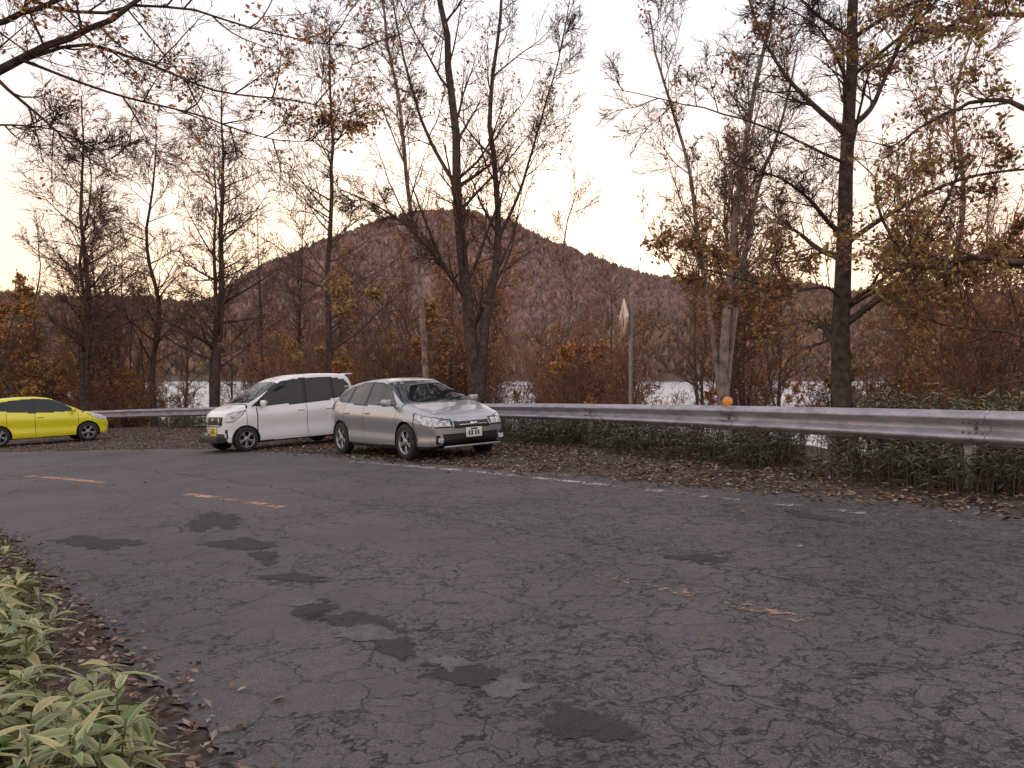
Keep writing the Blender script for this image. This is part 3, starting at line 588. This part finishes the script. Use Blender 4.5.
# ------------------------------------------------------------------ cars
M_glass=simple('tinted_glass',(.012,.014,.017),.04,spec=.5); M_tire=simple('tyre_rubber',(.022,.022,.023),.85,var=.2); M_rim=simple('alloy_rim',(.36,.36,.38),.35,.8)
M_dark=simple('dark_trim',(.015,.015,.016),.5); M_chrome=simple('chrome',(.7,.7,.72),.12,1.); M_hl=simple('headlamp_glass',(.50,.52,.56),.08,.0,coat=1.,var=.6,vscale=16)
M_tl=simple('tail_lamp_red',(.35,.02,.015),.15,coat=1.); M_pw=simple('number_plate_white',(.75,.75,.75),.5); M_py=simple('number_plate_yellow',(.8,.6,.08),.5); M_pt=simple('plate_characters',(.03,.1,.05),.5)
M_amb=simple('indicator_amber',(.7,.25,.03),.2,coat=1.)
def inpoly(x,z,poly):
    c=np.zeros(x.shape,bool); n=len(poly)
    for i in range(n):
        x1,z1=poly[i];x2,z2=poly[(i+1)%n]
        k=((z1>z)!=(z2>z))&(x<(x2-x1)*(z-z1)/((z2-z1)+1e-12)+x1); c^=k
    return c
def sm(a,k):
    if k<1: return a
    w=np.hanning(2*k+3); w/=w.sum(); p=np.pad(a,k+1,mode='edge'); return np.convolve(p,w,'valid')
def rbox(mb,c,s,mat_=0,bev=.012):
    x,y,z=[q/2 for q in s]; b=min(bev,x*.9,y*.9,z*.9)
    def ring(px,py): 
        a=[]
        for sx,sy,t0 in((1,1,0),(-1,1,90),(-1,-1,180),(1,-1,270)):
            for t in(0,45,90):
                th=math.radians(t0+t); a.append((sx*(px-b)+b*math.cos(th),sy*(py-b)+b*math.sin(th)))
        a.append(a[0]); return np.array(a)
    L_=[(x*.001+b*1.01,y*.001+b*1.01,-z),(x-b*.3,y-b*.3,-z),(x,y,-z+b),(x,y,z-b),(x-b*.3,y-b*.3,z),(x*.001+b*1.01,y*.001+b*1.01,z)]
    V=np.stack([np.column_stack([ring(px,py),np.full(13,pz)]) for px,py,pz in L_])+np.array(c); mb.add(V,gridq(6,13)[:, ::-1],mat_)
def wheel(parent,x,y,R_,wd,side,rimR,name,spokes=5):
    mb=MB(); a=np.linspace(0,2*np.pi,49)
    pr=[(rimR*.97,-wd/2+.02),(rimR,-wd/2),(rimR+.3*(R_-rimR),-wd/2-.004),(R_-.02,-wd/2+.008),(R_,-wd/2+.03),(R_,wd/2-.03),(R_-.02,wd/2-.008),(rimR+.3*(R_-rimR),wd/2+.004),(rimR,wd/2),(rimR*.97,wd/2-.015)]
    V=np.stack([np.stack([r_*np.cos(a),a*0+o_,r_*np.sin(a)],1) for r_,o_ in pr]); mb.add(V,gridq(len(pr),49),0)
    pr=[(rimR*.985,wd/2-.012),(rimR*.985,wd/2-.004),(rimR*.93,wd/2-.006),(rimR*.90,wd/2-.05),(rimR*.88,-wd/2+.03),(.001,-wd/2+.05)]
    V=np.stack([np.stack([r_*np.cos(a),a*0+o_,r_*np.sin(a)],1) for r_,o_ in pr]); mb.add(V,gridq(len(pr),49),np.repeat([1,1,1,2,2],48))
    for k in range(spokes):
        for dd in (-.13,.13):
            th=k*2*np.pi/spokes; t1=th+dd; rr=np.array([.045,rimR*.55,rimR*.93]); an=np.array([th,th+dd*.8,t1+dd*.25])
            o_=np.array([wd/2-.022,wd/2-.018,wd/2-.022]); C=np.stack([rr*np.cos(an),o_,rr*np.sin(an)],1)
            tg=norm(np.gradient(C,axis=0)); sidev=np.cross(tg,[0,1,0]); w_=np.array([.016,.013,.018])[:,None]
            V=np.stack([C-sidev*w_-[0,.02,0],C-sidev*w_*.8,C+sidev*w_*.8,C+sidev*w_-[0,.02,0]],1); mb.add(V,gridq(3,4),1)
    pr=[(.07,wd/2-.04),(.065,wd/2-.012),(.05,wd/2-.004),(.001,wd/2-.002)]
    V=np.stack([np.stack([r_*np.cos(a),a*0+o_,r_*np.sin(a)],1) for r_,o_ in pr]); mb.add(V,gridq(len(pr),49),1)
    o=mb.obj(name,[M_tire,M_rim,M_dark],parent); o.location=(x,y,R_); o.rotation_euler=(0,R_,0 if side>0 else math.pi); return o
def car(name,cfg,pos,head):
    root=empty(name)
    hx,hy=np.array(head)/np.hypot(*head)
    x0,y0=pos; g=lambda dx,dy: float(plane(x0+dx,y0+dy))
    f=Vector((hx,hy,(g(hx,hy)-g(-hx,-hy))/2)).normalized(); l=Vector((-hy,hx,(g(-hy,hx)-g(hy,-hx))/2)).normalized(); up=f.cross(l).normalized(); l=up.cross(f)
    root.matrix_world=Matrix(((f.x,l.x,up.x,x0),(f.y,l.y,up.y,y0),(f.z,l.z,up.z,g(0,0)+.016),(0,0,0,1)))
    xf,xr=cfg['top'][0][0],cfg['top'][-1][0]; dx=.0125; ns=int((xf-xr)/dx)+1
    xs=np.linspace(xr,xf,ns)
    ip=lambda key,k: sm(np.interp(xs,[p[0] for p in cfg[key]][::-1],[p[1] for p in cfg[key]][::-1]),k)
    top=ip('top',7); belt=np.minimum(ip('belt',5),top-.012); w=ip('w',4); wr=np.minimum(ip('wr',8),w*.93); zb=ip('bot',3)
    h=top-belt
    bh=belt-zb
    K=np.stack([np.stack([0*w,zb],1),np.stack([.55*w,zb],1),np.stack([.90*w,zb+.0*bh],1),np.stack([.965*w,zb+.07*bh],1),np.stack([.985*w,zb+.2*bh],1),np.stack([.975*w,zb+.42*bh],1),
       np.stack([1.0*w,zb+.66*bh],1),np.stack([.997*w,zb+.80*bh],1),np.stack([.962*w,zb+.92*bh],1),np.stack([.93*w,belt],1),
       np.stack([.93*w+(wr-.93*w)*.42,belt+.40*h],1),np.stack([wr+(.93*w-wr)*.10,belt+.80*h],1),np.stack([wr*.90,belt+.94*h],1),np.stack([wr*.6,belt+.985*h],1),np.stack([0*w,top],1)],1)
    nk=K.shape[1]; sub=6; nr=(nk-1)*sub+1
    RG=np.stack([catmull(K[i],nr) for i in range(ns)]); RG[:,:,0]=np.maximum(RG[:,:,0],0)
    ir=np.arange(nr)/sub
    P=np.zeros((ns,2*nr-1,3)); P[:,:,0]=xs[:,None]
    P[:,:nr,1]=RG[...,0]; P[:,:nr,2]=RG[...,1]; P[:,nr:,1]=-RG[:,:-1][:, ::-1,0]; P[:,nr:,2]=RG[:,:-1][:, ::-1,1]
    ri=np.concatenate([ir,ir[:-1][::-1]])
    q=gridq(ns,2*nr-1)
    fc=P.reshape(-1,3)[q].mean(1); rq=np.repeat(ri[None],ns,0).ravel()[q].mean(1)
    X_,Yc,Zc=fc[:,0],np.abs(fc[:,1]),fc[:,2]
    mi=np.zeros(len(q),int)
    side=(rq>9.0)&(rq<12.2)
    for poly in cfg['win']: mi[side&inpoly(X_,Zc,poly)]=1
    fr=side&inpoly(X_,Zc,cfg['frame'])&(mi==0); mi[fr]=2
    xa,xb=cfg['ws']
    mi[(X_<xa)&(X_>xb)&(rq>=11.35)]=1
    xa,xb=cfg['rg']; mi[(X_<xa)&(X_>xb)&(rq>=11.5)]=1
    mi[(Zc<cfg['sill'])&(rq<5)]=2
    for poly in cfg['hl']:
        c0=np.mean(poly,0); big=[tuple(c0+(np.array(p)-c0)*1.13) for p in poly]
        mi[(rq<12)&inpoly(X_,Zc,big)&(X_>0)&(Yc>.33)]=2
        mi[(rq<12)&inpoly(X_,Zc,poly)&(X_>0)&(Yc>.35)]=3
    for poly in cfg['tl']: mi[(rq<12)&inpoly(X_,Zc,poly)&(X_<0)&(Yc>.3)]=4
    for sx in cfg['seams']: mi[(np.abs(X_-sx)<dx*.55)&(rq>3.5)&(rq<9.2)&(mi==0)]=5
    mi[(np.abs(X_-cfg['cowl'])<dx*1.6)&(rq>9.3)&(mi==0)]=2
    Ra=cfg['Ra']; dele=np.zeros(len(q),bool); Pf=P.reshape(-1,3)
    for wx in (cfg['wb']/2,-cfg['wb']/2):
        dd=np.hypot(X_-wx,Zc-cfg['Rw']); sidef=(Yc>.5)&(rq<9)
        dele|=(dd<Ra)&sidef
        vd=np.hypot(Pf[:,0]-wx,Pf[:,2]-cfg['Rw']); vr=np.repeat(ri[None],ns,0).ravel(); k=(np.abs(vd-Ra)<.011)&(np.abs(Pf[:,1])>.5)&(vr<9)
        sc=Ra/np.maximum(vd[k],1e-6); Pf[k,0]=wx+(Pf[k,0]-wx)*sc; Pf[k,2]=cfg['Rw']+(Pf[k,2]-cfg['Rw'])*sc
    gv=np.unique(q[mi==1].ravel()); ng=np.setdiff1d(gv,np.unique(q[mi!=1].ravel())); Pf[ng,1]*=.990; Pf[ng,2]-=.006
    mats=[cfg['paint'],M_glass,M_dark,M_hl,M_tl,M_seam,M_chrome]
    mb=MB(); mb.add(Pf,q[~dele],mi[~dele])
    for end,idx,bul in ((1,ns-1,cfg['bulge']),(-1,0,.05)):
        rg=RG[idx]; nc=61; t=np.linspace(-1,1,nc); i0=int(2.9*sub); Yg=rg[i0:,0][:,None]*t[None]; Zg=np.repeat(rg[i0:,1][:,None],nc,1)
        zz=(Zg-Zg.min())/(Zg.max()-Zg.min()); wmax=rg[:,0].max()
        Xg=xs[idx]+end*bul*(1-(Yg/wmax)**2)*np.clip(np.sin(np.pi*np.clip(zz,0,1)**.8)*1.4,0,1)
        V=np.dstack([Xg,Yg,Zg]); qq=gridq(*Yg.shape)
        if end<0: qq=qq[:, ::-1]
        c=V.reshape(-1,3)[qq].mean(1); ay=np.abs(c[:,1]); z=c[:,2]; m_=np.zeros(len(qq),int)
        for (ya,yb,za,zb_,mt) in (cfg['front'] if end>0 else cfg['rear']): m_[(ay>=ya)&(ay<yb)&(z>za)&(z<zb_)]=mt
        mb.add(V,qq,m_)
    mb.obj('body',mats,root)
    mb=MB()
    for wx in (cfg['wb']/2,-cfg['wb']/2):
        for s in (1,-1):
            a=np.linspace(-.35,np.pi+.35,40)
            wy=float(np.interp(wx,xs,w))
            V=np.stack([np.stack([wx+Ra*np.cos(a),a*0+yy,cfg['Rw']+Ra*np.sin(a)],1) for yy in (s*(wy-.015),s*(wy-.32))]+[np.stack([wx+.01*np.cos(a),a*0+s*(wy-.32),cfg['Rw']+.01*np.sin(a)],1)]); mb.add(V,gridq(3,40))
    rbox(mb,(0,0,.30),(cfg['wb']+1.2,1.0,.16))
    mb.obj('underbody',[M_dark],root)
    wy=cfg['W']/2-.10
    for i,(wx,s) in enumerate(((cfg['wb']/2,1),(cfg['wb']/2,-1),(-cfg['wb']/2,1),(-cfg['wb']/2,-1))):
        wheel(root,wx,s*wy,cfg['Rw'],.19,s,cfg['rim'],'wheel_%d'%(i+1),cfg.get('spokes',5))
    mb=MB(); mx,mz=cfg['mirror']
    for s in (1,-1):
        yw=float(np.interp(mx,xs,w))
        rbox(mb,(mx,s*(yw+.07),mz),(.11,.19,.13),0,.045); rbox(mb,(mx+.0,s*(yw-.02),mz-.05),(.05,.12,.03),1,.012)
        rbox(mb,(mx-.057,s*(yw+.07),mz),(.006,.16,.10),2,.003)
        for hx_ in cfg['handles']: rbox(mb,(hx_,s*(float(np.interp(hx_,xs,w))*.985+.012),cfg['hz']),(.19,.035,.03),cfg.get('hmat',0),.012)
    mb.obj('mirrors_and_handles',[cfg['paint'],M_dark,M_chrome],root)
    mb=MB(); px=xf+cfg['bulge']+.012
    rbox(mb,(px,0,cfg['pz']),(.014,.33,.165),0,.006)
    for k,(yy,zz,a,b_) in enumerate(((-.1,-.01,.035,.075),(-.045,-.01,.035,.075),(.03,-.01,.035,.075),(.085,-.01,.035,.075),(.0,.055,.14,.03))):
        rbox(mb,(px+.0085,yy,cfg['pz']+zz),(.003,a,b_),1,.001)
    rbox(mb,(xr-.056,0,cfg['rpz']),(.012,.33,.165),0,.005)
    mb.obj('number_plates',[cfg['plate'],M_pt],root)
    mb=MB()
    for it in cfg['extra']: rbox(mb,it[0],it[1],it[2],it[3] if len(it)>3 else .012)
    xa,xb=cfg['ws']
    for yy in (.1,-.45):
        xw=xa-.02; z_=float(np.interp(xw,xs,top)); x2=xa-.16; z2=float(np.interp(x2,xs,top))
        tubes(mb,np.array([[[xw+.0,yy,z_+.012],[ (xw+x2)/2,yy+.25,(z_+z2)/2+.010],[x2,yy+.5,z2-.003]]]),np.full((1,3),.008),6,1)
    mb.obj('trim',[cfg['paint'],M_dark,M_chrome,M_hl,M_amb,M_tl],root)
    return root
M_seam=simple('panel_gap',(.03,.03,.03),.7)
P_silver=simple('silver_metallic_paint',(.37,.385,.42),.30,.55,coat=.8,var=.03,vscale=2); P_white=simple('white_paint',(.80,.81,.84),.3,0,coat=.9,var=.02,vscale=2); P_yel=simple('yellow_paint',(.78,.72,.02),.3,0,coat=.9,var=.03,vscale=2)
silver=dict(paint=P_silver,W=1.76,wb=2.60,Rw=.318,Ra=.365,rim=.215,bulge=.14,sill=.25,cowl=1.14,
 top=[(2.05,.70),(2.0,.76),(1.85,.82),(1.5,.905),(1.15,.975),(1.02,1.03),(.40,1.34),(.13,1.425),(-.2,1.465),(-.6,1.465),(-1.1,1.425),(-1.45,1.37),(-1.62,1.31),(-1.86,1.06),(-1.95,.93),(-1.98,.78)],
 belt=[(2.05,.66),(1.9,.75),(1.5,.85),(1.15,.905),(.6,.925),(0,.945),(-1,.985),(-1.5,1.03),(-1.76,1.02),(-1.90,.96),(-1.98,.74)],
 w=[(2.05,.68),(2.0,.735),(1.9,.785),(1.78,.82),(1.6,.85),(1.3,.875),(.9,.868),(-.9,.87),(-1.3,.878),(-1.6,.855),(-1.83,.80),(-1.92,.74),(-1.98,.68)],
 wr=[(2.05,.56),(1.5,.70),(1.15,.76),(.97,.73),(.40,.60),(0,.575),(-1.1,.55),(-1.6,.55),(-1.87,.62),(-1.98,.60)],
 bot=[(2.05,.24),(1.9,.20),(1.6,.17),(-1.6,.19),(-1.98,.30)],
 win=[[(.88,.975),(.41,1.27),(.10,1.355),(-.25,1.385),(-.25,.98)],[(-.32,.985),(-.32,1.385),(-.7,1.375),(-1.02,1.335),(-1.02,1.01)],[(-1.07,1.02),(-1.07,1.325),(-1.27,1.29),(-1.49,1.20),(-1.52,1.15),(-1.35,1.06)]],
 frame=[(.95,.96),(.43,1.29),(.10,1.375),(-.27,1.405),(-.7,1.395),(-1.27,1.315),(-1.55,1.215),(-1.60,1.13),(-1.37,1.04),(-.5,.965)],
 ws=(1.11,.23),rg=(-1.60,-1.84),hl=[[(2.15,.58),(2.15,.685),(1.90,.75),(1.58,.81),(1.62,.735),(1.90,.60)]],tl=[[(-1.68,1.0),(-2.2,.93),(-2.2,.72),(-1.82,.80)]],
 seams=[1.0,-.285,-1.10,1.60],front=[(.38,.9,.55,.70,2),(.42,.9,.58,.685,3),(0,.36,.53,.66,2),(0,.56,.25,.45,2),(.60,.70,.28,.44,2)],rear=[(.45,.9,.74,.92,4),(0,.9,.2,.38,2)],
 mirror=(.84,1.01),handles=(-.10,-.95),hz=.82,plate=M_pw,pz=.46,rpz=.62,
 extra=[((2.195,0,.595),(.014,.56,.018),2,.005),((2.182,0,.66),(.014,.66,.014),2,.004),((2.205,0,.60),(.016,.14,.07),2,.006),((2.12,.62,.35),(.03,.10,.08),3,.02),((2.12,-.62,.35),(.03,.10,.08),3,.02),((2.15,0,.235),(.05,1.15,.03),0,.01),
  ((-1.66,0,1.345),(.22,1.04,.03),0,.012)])
white=dict(paint=P_white,W=1.475,wb=2.495,Rw=.275,Ra=.315,rim=.185,bulge=.08,sill=.22,cowl=1.20,
 top=[(1.62,.84),(1.58,.91),(1.50,.96),(1.35,1.005),(1.20,1.05),(1.08,1.12),(.50,1.50),(.22,1.63),(-.1,1.695),(-.6,1.72),(-1.2,1.71),(-1.45,1.675),(-1.56,1.56),(-1.63,1.2),(-1.67,1.0),(-1.69,.8)],
 belt=[(1.62,.79),(1.5,.88),(1.15,.955),(.6,.975),(0,.995),(-1.0,1.05),(-1.5,1.11),(-1.63,1.02),(-1.69,.76)],
 w=[(1.62,.58),(1.57,.64),(1.45,.69),(1.25,.72),(.9,.735),(-1.1,.737),(-1.45,.715),(-1.6,.68),(-1.69,.63)],
 wr=[(1.62,.50),(1.3,.62),(1.05,.66),(.5,.59),(.2,.58),(-1.2,.57),(-1.5,.56),(-1.69,.55)],
 bot=[(1.62,.22),(1.4,.18),(-1.4,.19),(-1.69,.25)],
 win=[[(1.02,1.02),(.55,1.40),(.30,1.525),(-.22,1.585),(-.22,1.04)],[(-.29,1.045),(-.29,1.59),(-.9,1.585),(-.98,1.56),(-.98,1.10)],[(-1.03,1.11),(-1.03,1.56),(-1.33,1.52),(-1.46,1.38),(-1.40,1.18)]],
 frame=[(1.10,.995),(.55,1.42),(.30,1.545),(-.22,1.605),(-.95,1.605),(-1.36,1.54),(-1.5,1.38),(-1.44,1.15),(-.9,1.06),(-.3,1.01)],
 ws=(1.16,.40),rg=(-1.54,-1.64),hl=[[(1.7,.67),(1.7,.81),(1.5,.88),(1.26,.91),(1.33,.82),(1.5,.69)]],tl=[[(-1.55,1.3),(-1.8,1.3),(-1.8,.85),(-1.58,.85)]],
 seams=[.98,-.255,-1.02,1.22],front=[(0,.40,.60,.79,2),(.40,.9,.66,.78,3),(0,.46,.26,.42,2),(.48,.58,.30,.50,2)],rear=[(.48,.9,.85,1.3,4)],
 mirror=(.87,1.06),handles=(-.10,-.85),hz=.86,hmat=0,plate=M_py,pz=.46,rpz=.75,
 extra=[((1.715,.32,.68),(.014,.035,.20),2,.005),((1.715,-.32,.68),(.014,.035,.20),2,.005),((1.722,0,.595),(.014,.60,.03),2,.005),((1.722,0,.72),(.016,.11,.08),2,.01),((1.655,.52,.38),(.04,.10,.10),3,.02),((1.655,-.52,.38),(.04,.10,.10),3,.02),((-1.56,0,1.665),(.18,1.06,.03),0,.014)])
yellow=dict(paint=P_yel,W=1.695,wb=2.43,Rw=.30,Ra=.345,rim=.21,bulge=.12,sill=.22,cowl=1.10,
 top=[(1.82,.70),(1.77,.77),(1.6,.85),(1.35,.91),(1.10,.965),(.98,1.03),(.45,1.34),(.2,1.43),(-.15,1.485),(-.6,1.495),(-1.2,1.46),(-1.5,1.40),(-1.62,1.31),(-1.78,1.05),(-1.85,.93),(-1.88,.75)],
 belt=[(1.82,.66),(1.6,.79),(1.1,.895),(.5,.92),(0,.94),(-1,1.0),(-1.5,1.05),(-1.7,1.02),(-1.88,.71)],
 w=[(1.82,.62),(1.77,.68),(1.65,.75),(1.4,.82),(1.1,.845),(.6,.835),(-.7,.838),(-1.1,.848),(-1.5,.82),(-1.75,.75),(-1.88,.66)],
 wr=[(1.82,.54),(1.3,.70),(1.05,.74),(.45,.61),(.1,.585),(-1.2,.56),(-1.6,.55),(-1.78,.6),(-1.88,.58)],
 bot=[(1.82,.25),(1.6,.19),(-1.6,.20),(-1.88,.30)],
 win=[[(.88,.985),(.48,1.27),(.2,1.36),(-.22,1.395),(-.22,.985)],[(-.28,.99),(-.28,1.395),(-.8,1.37),(-1.12,1.29),(-1.02,1.06)]],
 frame=[(.95,.97),(.48,1.29),(.2,1.38),(-.22,1.415),(-.8,1.392),(-1.3,1.30),(-1.5,1.22),(-1.3,1.12),(-1.0,1.04),(-.3,.965)],
 ws=(1.07,.30),rg=(-1.55,-1.76),hl=[[(2,.62),(2,.72),(1.6,.83),(1.25,.86),(1.45,.74),(1.6,.66)]],tl=[[(-1.55,1.02),(-2,1.0),(-2,.76),(-1.7,.80)]],
 seams=[.95,-.25,-1.0,1.35],front=[(0,.55,.30,.55,2)],rear=[(.42,.9,.76,.98,4),(0,.9,.2,.4,2)],
 mirror=(.80,1.02),handles=(-.1,),hz=.84,plate=M_pw,pz=.48,rpz=.68,
 extra=[((-1.60,0,1.40),(.22,1.0,.03),0,.012)])
car('parked_car',silver,(-1.95,15.5),(.60,-.80))
car('parked_car',white,(-5.47,19.2),(-.72,-.67))
car('parked_car',yellow,(-15.0,25.4),(.76,.65))
# ------------------------------------------------------------------ light, sky, camera
EL=6.0; AZ=-4.0
w=bpy.data.worlds.new('World'); scene.world=w; w.use_nodes=True; nt=w.node_tree; bg=nt.nodes['Background']
sky=nt.nodes.new('ShaderNodeTexSky'); sky.sky_type='NISHITA'; sky.sun_disc=False; sky.sun_elevation=math.radians(EL); sky.sun_rotation=math.radians(AZ)
sky.air_density=1.0; sky.dust_density=2.5; sky.ozone_density=1.0; sky.altitude=1000
hs=nt.nodes.new('ShaderNodeHueSaturation'); hs.inputs['Saturation'].default_value=.75; nt.links.new(sky.outputs[0],hs.inputs['Color'])
tc=nt.nodes.new('ShaderNodeTexCoord'); sp=nt.nodes.new('ShaderNodeSeparateXYZ'); nt.links.new(tc.outputs['Generated'],sp.inputs[0])
hz=mixc(nt,mrange(nt,sp.outputs['Z'],.05,.40),(9.6,5.9,3.2),(6.45,6.1,6.5))
cl=noise(nt,tc.outputs['Generated'],2.2,3,.55); hz=mixc(nt,mrange(nt,cl.outputs['Fac'],.35,.7,0,.3),hz,(7.7,7.0,6.8))
dk=N(nt,'ShaderNodeVectorMath',operation='SCALE'); nt.links.new(hs.outputs[0],dk.inputs[0]); dk.inputs['Scale'].default_value=.28
ad=N(nt,'ShaderNodeVectorMath',operation='ADD'); nt.links.new(dk.outputs[0],ad.inputs[0]); nt.links.new(hz,ad.inputs[1])
nt.links.new(ad.outputs[0],bg.inputs['Color']); bg.inputs['Strength'].default_value=.15
w.cycles.sampling_method='MANUAL'; w.cycles.sample_map_resolution=256
sl=bpy.data.lights.new('sun','SUN'); sl.energy=2.0; sl.angle=math.radians(.5); sl.color=(1,.85,.7)
so=link(bpy.data.objects.new('sun',sl)); dv=Vector((math.sin(math.radians(AZ))*math.cos(math.radians(EL)),math.cos(math.radians(AZ))*math.cos(math.radians(EL)),math.sin(math.radians(EL))))
so.rotation_euler=dv.to_track_quat('Z','Y').to_euler()
cd=bpy.data.cameras.new('camera'); cd.lens=28.125; cd.sensor_width=36; cd.clip_end=8000; cd.clip_start=.05
co=link(bpy.data.objects.new('camera',cd)); co.location=(0,0,CAMZ); co.rotation_euler=(math.radians(90-.86),0,0); scene.camera=co
scene.view_settings.view_transform='Standard'; scene.view_settings.look='None'; scene.view_settings.exposure=0
